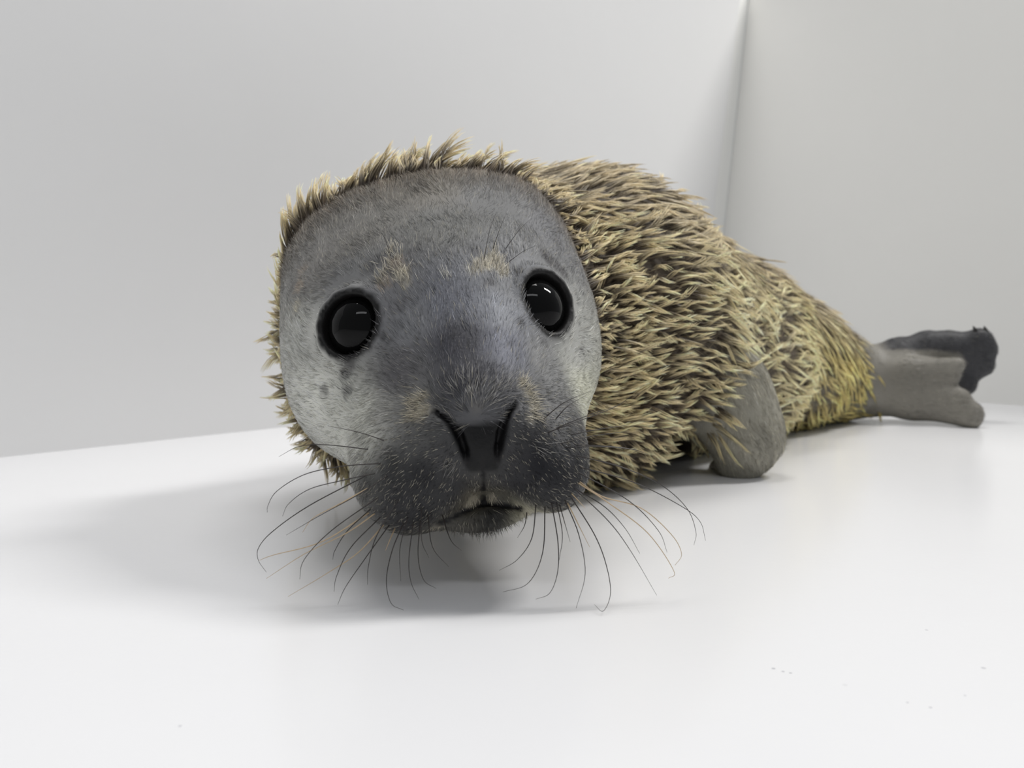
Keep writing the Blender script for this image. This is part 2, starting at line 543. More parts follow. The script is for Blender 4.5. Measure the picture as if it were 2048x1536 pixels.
def face_col(p, dice=None):
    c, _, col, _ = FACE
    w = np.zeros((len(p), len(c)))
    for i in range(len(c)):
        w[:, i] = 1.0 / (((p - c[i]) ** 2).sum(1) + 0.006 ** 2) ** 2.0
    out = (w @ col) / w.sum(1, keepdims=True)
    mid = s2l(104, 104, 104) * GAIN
    out = out * (out.mean(1, keepdims=True) / mid.mean()) ** 0.35  # stretched contrast puts the face's lit gradient into the colour
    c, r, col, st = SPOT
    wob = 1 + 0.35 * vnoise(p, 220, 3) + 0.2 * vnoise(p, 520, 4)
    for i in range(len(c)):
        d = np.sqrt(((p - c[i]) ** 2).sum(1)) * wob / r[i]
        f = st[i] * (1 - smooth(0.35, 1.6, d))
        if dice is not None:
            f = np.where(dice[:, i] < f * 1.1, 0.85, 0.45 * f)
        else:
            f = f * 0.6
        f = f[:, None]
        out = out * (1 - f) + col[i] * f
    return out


def pad_mask(p):
    """1 on the bare black nose"""
    u, v, t = p @ HX, p @ HZ, (p - NOSE) @ HY
    qu, qv = nose_q @ HX, nose_q @ HZ
    m = 1 - smooth(0.022, 0.030, t)
    for i in range(4):
        j = (i + 1) % 4
        ex, ez = qu[j] - qu[i], qv[j] - qv[i]
        le = math.hypot(ex, ez)
        sd = ((u - qu[i]) * ez - (v - qv[i]) * ex) / le         # positive on the left of the edge
        s0 = ((qu.mean() - qu[i]) * ez - (qv.mean() - qv[i]) * ex) / le
        m = m * smooth(-0.0014, 0.0012, sd * np.sign(s0))
    return m


def eye_ratio(p):
    """how far from an eye, in lid radii"""
    best = np.full(len(p), 99.0)
    for c, n, x, z, ox, oz in EYES:
        q = p - c
        r = np.sqrt((q @ x / ox) ** 2 + (q @ z / oz) ** 2)
        best = np.minimum(best, np.where(np.abs(q @ n) < 0.02, r, 99))
    return best


GROOVE = []
for sl in slits:
    GROOVE.append((hits([(x, y) for x, y, _ in sl]), 0.0020))
GROOVE.append((hits([(965, 918), (966, 945), (966, 975), (967, 1000)]), 0.0013))
GROOVE.append((hits([(880, 1046), (927, 1024), (970, 1010), (1010, 1013), (1040, 1018)]), 0.0016))


def groove_mask(p):
    m = np.zeros(len(p))
    for pts, r in GROOVE:
        for i in range(len(pts) - 1):
            a, ba = pts[i], pts[i + 1] - pts[i]
            h = np.clip((p - a) @ ba / (ba @ ba + 1e-12), 0, 1)
            d = np.linalg.norm(p - a - h[:, None] * ba, axis=1)
            m = np.maximum(m, 1 - smooth(r * 0.6, r * 1.4, d))
    return m


def fore_mask(p):
    q = (p - FFC) @ FF / np.array([0.0315, 0.044, 0.030])
    d = np.linalg.norm(q, axis=1) + 0.12 * vnoise(p, 90, 9)
    up = (p - P(1412, 775, 0.69)) @ unit([0.93, -0.1, -0.33])
    return (1 - smooth(1.45, 1.95, d)) * smooth(-0.012, 0.014, up + 0.008 * vnoise(p, 110, 8))


def hind_mask(p):
    return smooth(0.372, 0.398, p[:, 0] + 0.022 * vnoise(p, 80, 5) + 0.10 * (p[:, 2] - 0.05))


def head_t(p):
    return (p - SKULL) @ HY


def lanugo_mask(p):
    t = head_t(p)
    far = np.linalg.norm(p - P(900, 640, 0.47), axis=1)
    # the face: everything in front of a bowl through the temples
    edge = smooth(0.002, 0.018, t + 0.007 * vnoise(p, 70, 2) - 0.12 * np.maximum(p[:, 2] - 0.15, 0))
    edge = np.where(p[:, 1] > 0.57, 1, edge)
    p32 = p.astype(np.float32)
    dh = np.min([prim_d(pr, p32) for pr in PRIM[HEAD0:HEAD1]], axis=0)
    dt = np.min([prim_d(pr, p32) for pr in PRIM[:11]], axis=0)
    edge = np.maximum(edge, smooth(-0.002, 0.004, dh - dt))
    low = (p[:, 2] < 0.05) & (p[:, 1] < 0.50)
    edge = np.where(low, 0, edge)
    return edge * (1 - fore_mask(p)) * (1 - hind_mask(p))


seg_a = np.array(spine[:-1])
seg_d = np.array(spine[1:]) - seg_a


def spine_dir(p):
    best, out = np.full(len(p), 9.0), np.zeros((len(p), 3))
    par = np.zeros(len(p))
    for i in range(len(seg_a)):
        h = np.clip((p - seg_a[i]) @ seg_d[i] / (seg_d[i] @ seg_d[i]), 0, 1)
        d = np.linalg.norm(p - seg_a[i] - h[:, None] * seg_d[i], axis=1)
        k = d < best
        best[k] = d[k]
        j = min(i + 1, len(seg_d) - 1)
        hh = h[k][:, None]
        out[k] = unit(seg_d[i]) * (1 - hh * .5) + unit(seg_d[j]) * hh * .5
        par[k] = (i + h[k])
    return unit(out), par / len(seg_a)


def tangent(v, n):
    return unit(v - n * (v * n).sum(1, keepdims=True))


V, F = build_body()
e1, e2 = V[F[:, 2]] - V[F[:, 0]], V[F[:, 3]] - V[F[:, 1]]
FN = np.cross(e1, e2)
FA = np.linalg.norm(FN, axis=1) * 0.5
FN = unit(FN)
FC = V[F].mean(1)
VN = np.zeros_like(V)
for i in range(4):
    np.add.at(VN, F[:, i], FN)
VN = unit(VN)
print('body', len(V), len(F), FA.sum())

# skin colour per vertex
lan = lanugo_mask(V)
_, par = spine_dir(V)
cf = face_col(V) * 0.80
n1 = vnoise(V, 60, 11)[:, None]
c_und = (s2l(74, 65, 54) * (1 + 0.25 * n1) * (1 - smooth(.55, .8, par))[:, None] + s2l(140, 137, 112) * (1 + .2 * n1) * smooth(.55, .8, par)[:, None]) * 0.95
c_fl = s2l(138, 135, 124) * GAIN * 0.85 * (1 + 0.18 * vnoise(V, 45, 12)[:, None] + 0.12 * vnoise(V, 160, 13)[:, None])
fm, hm = fore_mask(V)[:, None], hind_mask(V)[:, None]
V32 = V.astype(np.float32)
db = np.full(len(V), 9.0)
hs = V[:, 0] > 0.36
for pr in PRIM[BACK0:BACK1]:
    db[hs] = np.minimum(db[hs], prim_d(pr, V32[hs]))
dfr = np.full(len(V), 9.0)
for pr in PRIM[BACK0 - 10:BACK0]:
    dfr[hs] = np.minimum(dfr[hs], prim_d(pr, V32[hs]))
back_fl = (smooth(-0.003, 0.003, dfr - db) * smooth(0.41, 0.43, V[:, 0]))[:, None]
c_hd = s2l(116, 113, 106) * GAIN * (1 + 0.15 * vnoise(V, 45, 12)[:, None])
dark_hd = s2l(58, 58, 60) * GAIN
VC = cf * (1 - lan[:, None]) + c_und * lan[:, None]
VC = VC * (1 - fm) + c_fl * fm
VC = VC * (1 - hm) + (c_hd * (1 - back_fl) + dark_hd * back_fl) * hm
pm = pad_mask(V)[:, None]
VC = VC * (1 - pm) + s2l(17, 17, 18) * pm
gm = groove_mask(V)[:, None] * (V[:, 1] < 0.50)[:, None]
VC = VC * (1 - gm) + s2l(24, 23, 24) * gm
er = eye_ratio(V)
em = (1 - smooth(1.14, 1.34, er + 0.05 * vnoise(V, 300, 6)))[:, None]
VC = VC * (1 - em) + s2l(24, 23, 23) * em

Mskin, N, L, b = mat('seal_skin')
at = N.new('ShaderNodeVertexColor')
at.layer_name = 'tint'
L.new(at.outputs['Color'], b.inputs['Base Color'])
b.inputs['Roughness'].default_value = 0.5
b.inputs['Specular IOR Level'].default_value = 0.25
tn = N.new('ShaderNodeTexNoise')
tn.inputs['Scale'].default_value = 700
tn.inputs['Detail'].default_value = 3
bp = N.new('ShaderNodeBump')
bp.inputs['Strength'].default_value = 0.35
bp.inputs['Distance'].default_value = 0.0006
tc = N.new('ShaderNodeTexCoord')
L.new(tc.outputs['Object'], tn.inputs['Vector'])
L.new(tn.outputs['Fac'], bp.inputs['Height'])
L.new(bp.outputs['Normal'], b.inputs['Normal'])
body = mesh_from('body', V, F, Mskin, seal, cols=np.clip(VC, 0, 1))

# ------------------------------------------------------------------ fur
def hair_mat(name, rough, spec):
    m, N, L, b = mat(name)
    at = N.new('ShaderNodeVertexColor')
    at.layer_name = 'tint'
    L.new(at.outputs['Color'], b.inputs['Base Color'])
    b.inputs['Roughness'].default_value = rough
    b.inputs['Specular IOR Level'].default_value = spec
    return m


def strands(name, pts, rad, cols, material, parent):
    """pts (n,k,3) centre lines, rad (n,k-1) radii (the last point is the tip), cols (n,k,3)"""
    n, k, _ = pts.shape
    tang = np.empty_like(pts)
    tang[:, 1:-1] = pts[:, 2:] - pts[:, :-2]
    tang[:, 0] = pts[:, 1] - pts[:, 0]
    tang[:, -1] = pts[:, -1] - pts[:, -2]
    tang = unit(tang)
    ref = unit(rng.normal(size=(n, 1, 3)))
    u = unit(np.cross(tang, np.broadcast_to(ref, tang.shape)))
    w = np.cross(tang, u)
    ring = []
    for a in range(3):
        th = a * 2 * math.pi / 3
        ring.append(pts[:, :-1] + (u[:, :-1] * math.cos(th) + w[:, :-1] * math.sin(th)) * rad[..., None])
    ring = np.stack(ring, 2).reshape(n, (k - 1) * 3, 3)
    vv = np.concatenate([ring, pts[:, -1:]], 1)
    cc = np.concatenate([np.repeat(cols[:, :-1], 3, 1), cols[:, -1:]], 1)
    nv = (k - 1) * 3 + 1
    quads, tris = [], []
    for r in range(k - 2):
        for a in range(3):
            a2 = (a + 1) % 3
            quads.append([r * 3 + a, r * 3 + a2, (r + 1) * 3 + a2, (r + 1) * 3 + a])
    for a in range(3):
        tris.append([(k - 2) * 3 + a, (k - 2) * 3 + (a + 1) % 3, nv - 1])
    off = (np.arange(n) * nv)[:, None, None]
    Q = (np.array(quads)[None] + off).reshape(-1, 4)
    T = (np.array(tris)[None] + off).reshape(-1, 3)
    o = mesh_from(name, vv.reshape(-1, 3), [Q, T], material, parent, cols=np.clip(cc.reshape(-1, 3), 0, 1))
    o['kind'] = 'stuff'
    return o


def scatter(weight, n):
    p = weight * FA
    idx = rng.choice(len(F), n, p=p / p.sum())
    a, b2 = rng.random((n, 1)), rng.random((n, 1))
    q = V[F[idx]]
    pos = (q[:, 0] * (1 - a) + q[:, 1] * a) * (1 - b2) + (q[:, 3] * (1 - a) + q[:, 2] * a) * b2
    nrm = unit(VN[F[idx]].mean(1))
    return pos, nrm


def thin(pos, cell):
    key = np.floor(pos / cell).astype(np.int64)
    h = key[:, 0] * 73856093 ^ key[:, 1] * 19349663 ^ key[:, 2] * 83492791
    _, i = np.unique(h, return_index=True)
    return np.sort(i)


fl_lan = lanugo_mask(FC) * (np.linalg.norm((FC - HOLLOW) / np.array([0.026, 0.078, 0.028]), axis=1) > 1.08)
facing = ((CAM - FC) * FN).sum(1) / np.linalg.norm(CAM - FC, axis=1)
seen = smooth(-0.55, -0.15, facing) * 0.85 + 0.15
above = smooth(0.002, 0.010, FC[:, 2])

# long wet fur in pointed clumps
_, fpar = spine_dir(FC)
holes = 1 - 0.75 * smooth(.40, .60, fpar) * (1 - smooth(-0.25, 0.25, vnoise(FC, 34, 51)))
ft = head_t(FC)
near = (ft < 0.035) & (FC[:, 1] < 0.60)
pos, nrm = scatter(fl_lan * (facing > -0.38) * above * holes, 14000)
i = thin(pos, 0.0078)
pr_, nr_ = scatter(fl_lan * near * smooth(-0.5, -0.2, facing) * above, 2600)
i2 = thin(pr_, 0.0078)
pos, nrm = np.vstack([pos[i], pr_[i2]]), np.vstack([nrm[i], nr_[i2]])
sd, par = spine_dir(pos)
t = head_t(pos)
ring = 1 - smooth(0.03, 0.09, t)                                 # the ruff round the head
ring = np.where(pos[:, 1] > 0.66, 0, ring)
flow = sd * (1 - 0.3 * ring[:, None]) + HY * 0.5 * ring[:, None] + np.array([0, 0, -1.0]) * (smooth(0.42, 0.72, par))[:, None]
flow = tangent(flow + 0.001, nrm)
side = np.cross(nrm, flow)
ang = (0.65 * vnoise(pos, 24, 21) + 0.42 * vnoise(pos, 70, 22) + rng.normal(0, 0.13, len(pos))) * (1 - 0.6 * ring)
flow = flow * np.cos(ang)[:, None] + side * np.sin(ang)[:, None]
side = np.cross(nrm, flow)
nc, ns = len(pos), 12
Lc = (0.0345 + 0.008 * vnoise(pos, 40, 23)) * rng.uniform(0.7, 1.2, nc) * (1 - 0.25 * smooth(.6, .95, par)) * (1 + ring * (rng.uniform(0.35, 0.9, nc) * (1 + 0.25 * smooth(0.2, 0.9, nrm[:, 2])) * 0.95 - 1))
lift = np.clip(0.19 + 0.15 * vnoise(pos, 50, 24) + (0.52 + 0.3 * smooth(0.4, 0.9, nrm[:, 2])) * ring + rng.normal(0, 0.08, nc) - 0.10 * smooth(0.45, 0.7, par), 0.05, 1.1)
bend = rng.normal(0, 0.15, nc) + 0.25 * vnoise(pos, 90, 25)
wave = rng.normal(0, 0.0011, nc)
wph = rng.uniform(0, 6.28, nc)
ks = np.array([0, 0.22, 0.45, 0.7, 0.88, 1.0])


def clump_points(ns):
    wid = rng.uniform(0.0016, 0.0042, nc)
    a = rng.uniform(-1, 1, (nc, ns))
    bb = rng.uniform(-1, 1, (nc, ns))
    root = pos[:, None] + side[:, None] * (a * wid[:, None])[..., None] + flow[:, None] * (bb * 0.0022)[..., None] - nrm[:, None] * 0.0012
    Ls = Lc[:, None] * rng.uniform(0.72, 1.05, (nc, ns))
    out = []
    conv = np.array([0, 0.28, 0.55, 0.80, 0.94, 1.0])
    fr = rng.normal(0, 0.045, (nc, ns))
    for k, cv in zip(ks, conv):
        lf = lift[:, None] * (1 - 0.35 * k)
        al = Ls * k
        pt = root + flow[:, None] * (al * np.cos(lf))[..., None] + nrm[:, None] * (al * np.sin(lf) + 0.0012 * k)[..., None]
        sidemove = -a * wid[:, None] * cv * 0.93 + (bend[:, None] + fr * 0.5) * al * k + (wave * (np.sin(wph + 5.0 * k) - np.sin(wph)))[:, None]
        pt = pt + side[:, None] * sidemove[..., None] + np.array([0, 0, -1.0]) * (0.05 * al * k)[..., None]
        out.append(pt)
    return np.stack(out, 2).reshape(nc * ns, len(ks), 3)


cp = clump_points(ns)
cp[..., 2] = np.maximum(cp[..., 2], 0.0008)
hue = np.clip(0.5 + 0.55 * vnoise(pos, 22, 31) + rng.normal(0, 0.15, nc), 0, 1)
topside = np.maximum(smooth(0.3, 0.9, nrm[:, 2]), smooth(0.13, 0.20, pos[:, 2])) * (1 - 0.6 * ring)
yel = np.clip(smooth(.35, .75, par) * (1 - smooth(0.2, 0.8, nrm[:, 2])) + 0.25 * hue, 0, 1)
tipc = s2l(230, 217, 176)[None] * (1 - yel)[:, None] + s2l(218, 200, 132)[None] * yel[:, None]
tipc = tipc * (1 - 0.65 * topside[:, None]) + s2l(172, 156, 134)[None] * 0.65 * topside[:, None]
tipc = tipc * (1 - 0.3 * ring[:, None]) + s2l(214, 186, 140)[None] * 0.3 * ring[:, None]
rootc = s2l(100, 85, 69)[None] * (0.7 + 0.6 * hue)[:, None] * (1 - 0.2 * topside)[:, None]
tipc, rootc = tipc * 1.5, rootc * 0.66
br = np.repeat(rng.uniform(0.72, 1.25, nc), ns) * rng.uniform(0.7, 1.2, nc * ns)
kk = np.array([0.0, 0.15, 0.55, 0.92, 1.0, 1.0])
kr = (kk[None, :] ** (1 + 2.2 * np.repeat(ring, ns))[:, None])[..., None]
cc = (np.repeat(rootc, ns, 0)[:, None] * (1 - kr) + np.repeat(tipc, ns, 0)[:, None] * kr) * br[:, None, None]
rd = np.repeat((rng.uniform(0.00026, 0.00042, nc * ns))[:, None], 5, 1) * np.array([0.9, 1.0, 0.9, 0.7, 0.45])
M_lan = hair_mat('wet_baby_fur', 0.42, 0.5)
fur = strands('fur', cp, rd, cc, M_lan, seal)
fur['label'] = 'wet cream and brown baby fur in pointed clumps'
print('clumps', nc, 'tris', nc * ns * 27, len(F) * 2)

# softer single hairs between the clumps
nu = 18000
upos, unrm = scatter(fl_lan * smooth(-0.3, 0.05, facing) * above, nu)
usd, upar = spine_dir(upos)
ut = head_t(upos)
uring = np.where(upos[:, 1] > 0.66, 0, 1 - smooth(0.03, 0.09, ut))
uflow = tangent(usd * (1 - 0.3 * uring[:, None]) + HY * 0.5 * uring[:, None] + np.array([0, 0, -1.0]) * smooth(0.42, 0.72, upar)[:, None], unrm)
uside = np.cross(unrm, uflow)
ua = (0.65 * vnoise(upos, 24, 21) + 0.42 * vnoise(upos, 70, 22) + rng.normal(0, 0.3, nu)) * (1 - 0.5 * uring)
uflow = uflow * np.cos(ua)[:, None] + uside * np.sin(ua)[:, None]
uside = np.cross(unrm, uflow)
uL = rng.uniform(0.010, 0.024, nu) * (1 - 0.45 * uring)
ul = np.clip(rng.normal(0.26, 0.12, nu) + 0.3 * uring, 0.04, 1.1)
ub = rng.normal(0, 0.2, nu)
up_ = np.stack([upos - unrm * 0.001 + uflow * (uL * k * np.cos(ul * (1 - 0.4 * k)))[:, None] + unrm * (uL * k * np.sin(ul * (1 - 0.4 * k)))[:, None] + uside * (ub * uL * k * k)[:, None] for k in (0, 0.4, 0.75, 1.0)], 1)
up_[..., 2] = np.maximum(up_[..., 2], 0.0008)
uh = rng.random(nu)[:, None]
uh = uh ** 2
ut_ = s2l(200, 185, 145) * uh + s2l(118, 102, 84) * (1 - uh)
uc = np.stack([s2l(96, 84, 70) * 0.8 + ut_ * 0, ut_ * 0.55 + s2l(96, 84, 70) * 0.4, ut_, ut_ * 1.15], 1) * rng.uniform(0.7, 1.25, (nu, 1, 1))
urd = np.repeat(rng.uniform(0.00011, 0.00019, nu)[:, None], 3, 1) * np.array([1, 0.85, 0.5])
und = strands('undercoat', up_, urd, uc, M_lan, seal)
und['label'] = "fine loose hairs between the wet clumps"

# short sleek hair of the face and flippers
fa_er, fa_pad, fa_gr = eye_ratio(FC), pad_mask(FC), groove_mask(FC) * (FC[:, 1] < 0.50)
short_w = (1 - fl_lan) * (1 - 0.6 * hind_mask(FC)) * (np.linalg.norm((FC - HOLLOW) / np.array([0.026, 0.078, 0.028]), axis=1) > 1.08) * (fa_er > 1.27) * (1 - fa_pad) * (fa_gr < 0.3) * smooth(-0.3, 0.0, facing) * above
short_w = short_w * np.where(FC[:, 1] > 0.6, 0.55, 1.0)
NSH = 76000
pos, nrm = scatter(short_w, NSH)
flow = pos - (NOSE + HY * 0.012)
isff = fore_mask(pos) > 0.5
flow[isff] = FF[:, 1] * 1.0 + np.array([0.2, 0, 0])
ishf = hind_mask(pos) > 0.5
flow[ishf] = np.array([0.9, -0.35, -0.12])
flow = tangent(flow, nrm)
pad_c = np.minimum(np.linalg.norm(pos - P(843, 960, 0.385), axis=1), np.linalg.norm(pos - P(1082, 935, 0.385), axis=1))
padm = 1 - smooth(0.022, 0.036, pad_c)
side = np.cross(nrm, flow)
ang = 0.35 * vnoise(pos, 60, 41) + 0.3 * vnoise(pos, 160, 42) + rng.normal(0, 0.12 + 0.16 * padm, NSH)
flow = flow * np.cos(ang)[:, None] + side * np.sin(ang)[:, None]
Ls = rng.uniform(0.0045, 0.0085, NSH) * (1 - 0.55 * padm) * (1 + 1.0 * smooth(-0.040, 0.008, head_t(pos)) * (pos[:, 1] < 0.6))
lift = np.clip(rng.normal(0.13, 0.05, NSH) + 0.30 * smooth(-0.030, 0.008, head_t(pos)) * (pos[:, 1] < 0.6) * rng.random(NSH) + 0.35 * padm * rng.random(NSH), 0.05, 0.9)
pts = []
for k in (0, 0.5, 1.0):
    al = Ls * k
    lf = lift * (1 - 0.5 * k)
    pts.append(pos - nrm * 0.0003 + flow * (al * np.cos(lf))[:, None] + nrm * (al * np.sin(lf))[:, None])
pts = np.stack(pts, 1)
dice = rng.random((NSH, len(SPOT[0])))
base = face_col(pos, dice)
base0 = base.copy()
base1, base2 = face_col(pts[:, 1], dice), face_col(pts[:, 2], dice)
for q in (base1, base2):
    q[pos[:, 1] > 0.6] = 0
base[isff] = s2l(156, 152, 138) * GAIN
hv = np.stack([pos[:, 0] * 30, pos[:, 1] * 30, pos[:, 2] * 260], 1)
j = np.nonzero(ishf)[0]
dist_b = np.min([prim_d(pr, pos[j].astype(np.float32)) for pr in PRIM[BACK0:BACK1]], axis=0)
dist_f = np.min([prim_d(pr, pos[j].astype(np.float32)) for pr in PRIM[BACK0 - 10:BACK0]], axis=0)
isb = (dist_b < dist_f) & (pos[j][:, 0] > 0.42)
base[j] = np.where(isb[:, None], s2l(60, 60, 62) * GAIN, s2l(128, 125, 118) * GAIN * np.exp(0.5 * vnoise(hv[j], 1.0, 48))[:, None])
rel = pos - NOSE
az, dist = np.arctan2(rel @ HX, rel @ HZ + 0.02), np.linalg.norm(rel, axis=1)
streak = vnoise(np.stack([az * 26, dist * 60, az * 0], 1), 1.0, 44) + 0.7 * vnoise(np.stack([az * 60, dist * 110, az * 0], 1), 1.0, 45)
rim = (smooth(-0.035, 0.006, head_t(pos)) * (pos[:, 1] < 0.6) * smooth(0.11, 0.15, pos[:, 2]) * rng.uniform(0.3, 1, NSH))[:, None]
base = base * (1 - rim) + s2l(122, 110, 96) * GAIN * rim
ffq = (pos[isff] - FFC) @ FF
streak[isff] = 2.0 * vnoise(np.stack([ffq[:, 0] * 420 + 40 * ffq[:, 1], ffq[:, 1] * 60, ffq[:, 2] * 60], 1), 1.0, 46)
vary = np.exp(rng.normal(0, 0.27, NSH) + 0.12 * vnoise(pos, 330, 43) + 0.36 * streak)
vary = np.where(rng.random(NSH) < 0.12, vary * 0.5, vary) * np.exp(0.55 * padm * vnoise(pos, 420, 49))
fleck = rng.random(NSH) < (0.05 + 0.15 * padm)
col = base * vary[:, None]
col[fleck] = col[fleck] * 0.3 + s2l(186, 180, 164) * GAIN * 0.55
r1 = np.where((base1.sum(1) > 0)[:, None] & ~fleck[:, None], base1 / (base0 + 1e-6), 1)
r2 = np.where((base2.sum(1) > 0)[:, None] & ~fleck[:, None], base2 / (base0 + 1e-6), 1)
cols = np.stack([col * 0.75, col * r1, col * r2 * 1.1], 1)
rd = np.repeat((rng.uniform(0.00009, 0.00015, NSH) * (1 + 0.35 * fleck * padm))[:, None], 2, 1) * np.array([1.0, 0.8])
M_short = hair_mat('sleek_grey_hair', 0.38, 0.5)
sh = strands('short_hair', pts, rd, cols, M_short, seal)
sh['label'] = 'short sleek grey hair of the face and fore flipper'

# pale tufts at the brows, beside the nose and on the forehead
TU = [(790, 520, 13, 0), (800, 540, 13, 0), (808, 560, 11, 0), (775, 545, 13, 0), (765, 565, 11, 0), (783, 505, 9, 0), (985, 512, 12, 0), (996, 528, 12, 0), (972, 528, 12, 0), (955, 538, 12, 0), (1006, 545, 9, 0),
      (825, 800, 11, 1), (838, 815, 13, 1), (850, 828, 11, 1), (848, 798, 10, 1), (826, 832, 9, 1), (1045, 768, 9, 1), (1055, 785, 11, 1), (1065, 805, 11, 1), (1067, 828, 9, 1), (900, 560, 7, 2), (893, 552, 6, 2),
      (930, 768, 13, 3), (960, 775, 13, 3), (990, 782, 12, 3), (945, 800, 12, 3), (975, 808, 12, 3), (905, 785, 11, 3), (1015, 770, 11, 3), (945, 998, 8, 1), (985, 993, 8, 1), (720, 915, 11, 3), (775, 905, 11, 3), (1075, 898, 12, 3), (905, 930, 12, 3)]
tq = hits([(a, b2) for a, b2, _, _ in TU])
tn_ = sdf_n(tq, 0.002)
tp, tc_, tr_ = [], [], []
for q, n, (_, _, r, kind) in zip(tq, tn_, TU):
    m = (24, 22, 7, 16)[kind]
    fl = tangent((q - NOSE - HY * 0.012)[None], n[None])[0]
    sdv = np.cross(n, fl)
    off = rng.normal(0, 0.8 * r * q[1] / FPX, (m, 2))
    root = q + sdv * off[:, :1] + fl * off[:, 1:] - n * 0.0004
    root = root - n * sdf(root)[:, None]
    a2 = rng.normal(0, 0.35, m)[:, None]
    d = fl * np.cos(a2) + sdv * np.sin(a2)
    Lh = rng.uniform(0.004, 0.0085, m)[:, None]
    lf = rng.uniform(0.15, 0.5, m)[:, None]
    tp.append(np.stack([root, root + (d * np.cos(lf) + n * np.sin(lf)) * Lh * 0.5, root + (d * np.cos(lf * 0.6) + n * np.sin(lf * 0.7)) * Lh], 1))
    c0 = np.array([s2l(196, 189, 172), s2l(194, 186, 166), s2l(215, 212, 202), s2l(140, 138, 134)][kind]) * rng.uniform(0.6, 1.2, (m, 1)) * 1.15
    tc_.append(np.stack([c0 * 0.6, c0, c0 * 1.1], 1))
    tr_.append(np.repeat(rng.uniform(0.00009, 0.00015, m)[:, None], 2, 1) * np.array([1.0, 0.8]))
pt = strands('pale_hair', np.concatenate(tp), np.concatenate(tr_), np.concatenate(tc_), M_short, seal)
pt['label'] = 'pale tufts of hair at the brows and beside the nose'

# ------------------------------------------------------------------ eyes
Meye, N, L, b = mat('dark_wet_eye')
b.inputs['Roughness'].default_value = 0.03
b.inputs['IOR'].default_value = 1.33
b.inputs['Specular IOR Level'].default_value = 0.28
lw = N.new('ShaderNodeTexCoord')
sx = N.new('ShaderNodeSeparateXYZ')
L.new(lw.outputs['Object'], sx.inputs[0])
mr = N.new('ShaderNodeMapRange')                                 # pupil, then the thin dark-brown iris
mr.inputs['From Min'].default_value = 0.0100
mr.inputs['From Max'].default_value = 0.0112
L.new(sx.outputs['Z'], mr.inputs['Value'])
mx = N.new('ShaderNodeMix')
mx.data_type = 'RGBA'
mx.inputs['A'].default_value = (0.012, 0.010, 0.009, 1)
mx.inputs['B'].default_value = (0.004, 0.004, 0.004, 1)
L.new(mr.outputs['Result'], mx.inputs['Factor'])
L.new(mx.outputs['Result'], b.inputs['Base Color'])
ER = 0.0172
th, ph = np.meshgrid(np.linspace(0, math.pi, 33), np.linspace(0, 2 * math.pi, 49)[:-1], indexing='ij')
ev = np.stack([ER * np.sin(th) * np.cos(ph), ER * np.sin(th) * np.sin(ph), ER * np.cos(th) * (1 + 0.03 * np.exp(-(th / 0.5) ** 2))], -1).reshape(-1, 3)
ef = []
for r in range(32):
    for c2 in range(48):
        ef.append([r * 48 + c2, (r + 1) * 48 + c2, (r + 1) * 48 + (c2 + 1) % 48, r * 48 + (c2 + 1) % 48])
from mathutils import Matrix
for c, n, x, z, ox, oz in EYES:
    e = mesh_from('eye', ev, np.array(ef), Meye, seal)
    y2 = np.cross(n, x)
    e.matrix_local = Matrix([[x[0], y2[0], n[0], (c - n * 0.0122)[0]], [x[1], y2[1], n[1], (c - n * 0.0122)[1]], [x[2], y2[2], n[2], (c - n * 0.0122)[2]], [0, 0, 0, 1]])
    e['label'] = 'large round black glossy eye'

# ------------------------------------------------------------------ whiskers
def catmull(pts, m):
    p = np.vstack([2 * pts[0] - pts[1], pts, 2 * pts[-1] - pts[-2]])
    out = []
    for i in range(1, len(p) - 2):
        for t in np.linspace(0, 1, m, endpoint=False):
            a, b2, c, d = p[i - 1], p[i], p[i + 1], p[i + 2]
            out.append(0.5 * (2 * b2 + (c - a) * t + (2 * a - 5 * b2 + 4 * c - d) * t * t + (3 * b2 - a - 3 * c + d) * t ** 3))
    out.append(p[-2])
    return np.array(out)


def tube(name, pts, rads, material, parent, sides=5):
    t = unit(np.gradient(pts, axis=0))
    u = unit(np.cross(t, np.array([0.31, 0.85, 0.42])))
    w = np.cross(t, u)
    a = np.arange(sides) * 2 * math.pi / sides
    v = pts[:, None] + (u[:, None] * np.cos(a)[None, :, None] + w[:, None] * np.sin(a)[None, :, None]) * rads[:, None, None]
    n = len(pts)
    f = [[r * sides + i, r * sides + (i + 1) % sides, (r + 1) * sides + (i + 1) % sides, (r + 1) * sides + i] for r in range(n - 1) for i in range(sides)]
    return mesh_from(name, v.reshape(-1, 3), np.array(f), material, parent)


def keratin(name, col, rough):
    m, N, L, b = mat(name)
    tn = N.new('ShaderNodeTexNoise')
    tn.inputs['Scale'].default_value = 300
    rp = N.new('ShaderNodeMapRange')
    rp.inputs['To Min'].default_value = 0.75
    rp.inputs['To Max'].default_value = 1.25
    tc = N.new('ShaderNodeTexCoord')
    L.new(tc.outputs['Object'], tn.inputs['Vector'])
    L.new(tn.outputs['Fac'], rp.inputs['Value'])
    ml = N.new('ShaderNodeVectorMath')
    ml.operation = 'SCALE'
    ml.inputs[0].default_value = tuple(col)
    L.new(rp.outputs['Result'], ml.inputs['Scale'])
    L.new(ml.outputs['Vector'], b.inputs['Base Color'])
    b.inputs['Roughness'].default_value = rough
    return m


M_wd = keratin('dark_whisker', s2l(48, 42, 40), 0.35)
M_wt = keratin('tan_whisker', s2l(196, 172, 138), 0.35)
M_claw = keratin('claw_horn', s2l(38, 36, 36), 0.3)
za = lambda *q: [(500 + x * .36133, 700 + y * .36133) for x, y in q]
zb = lambda *q: [(1100 + x * .26042, 860 + y * .26042) for x, y in q]
zc = lambda *q: [(520 + x * .36133, 260 + y * .36133) for x, y in q]
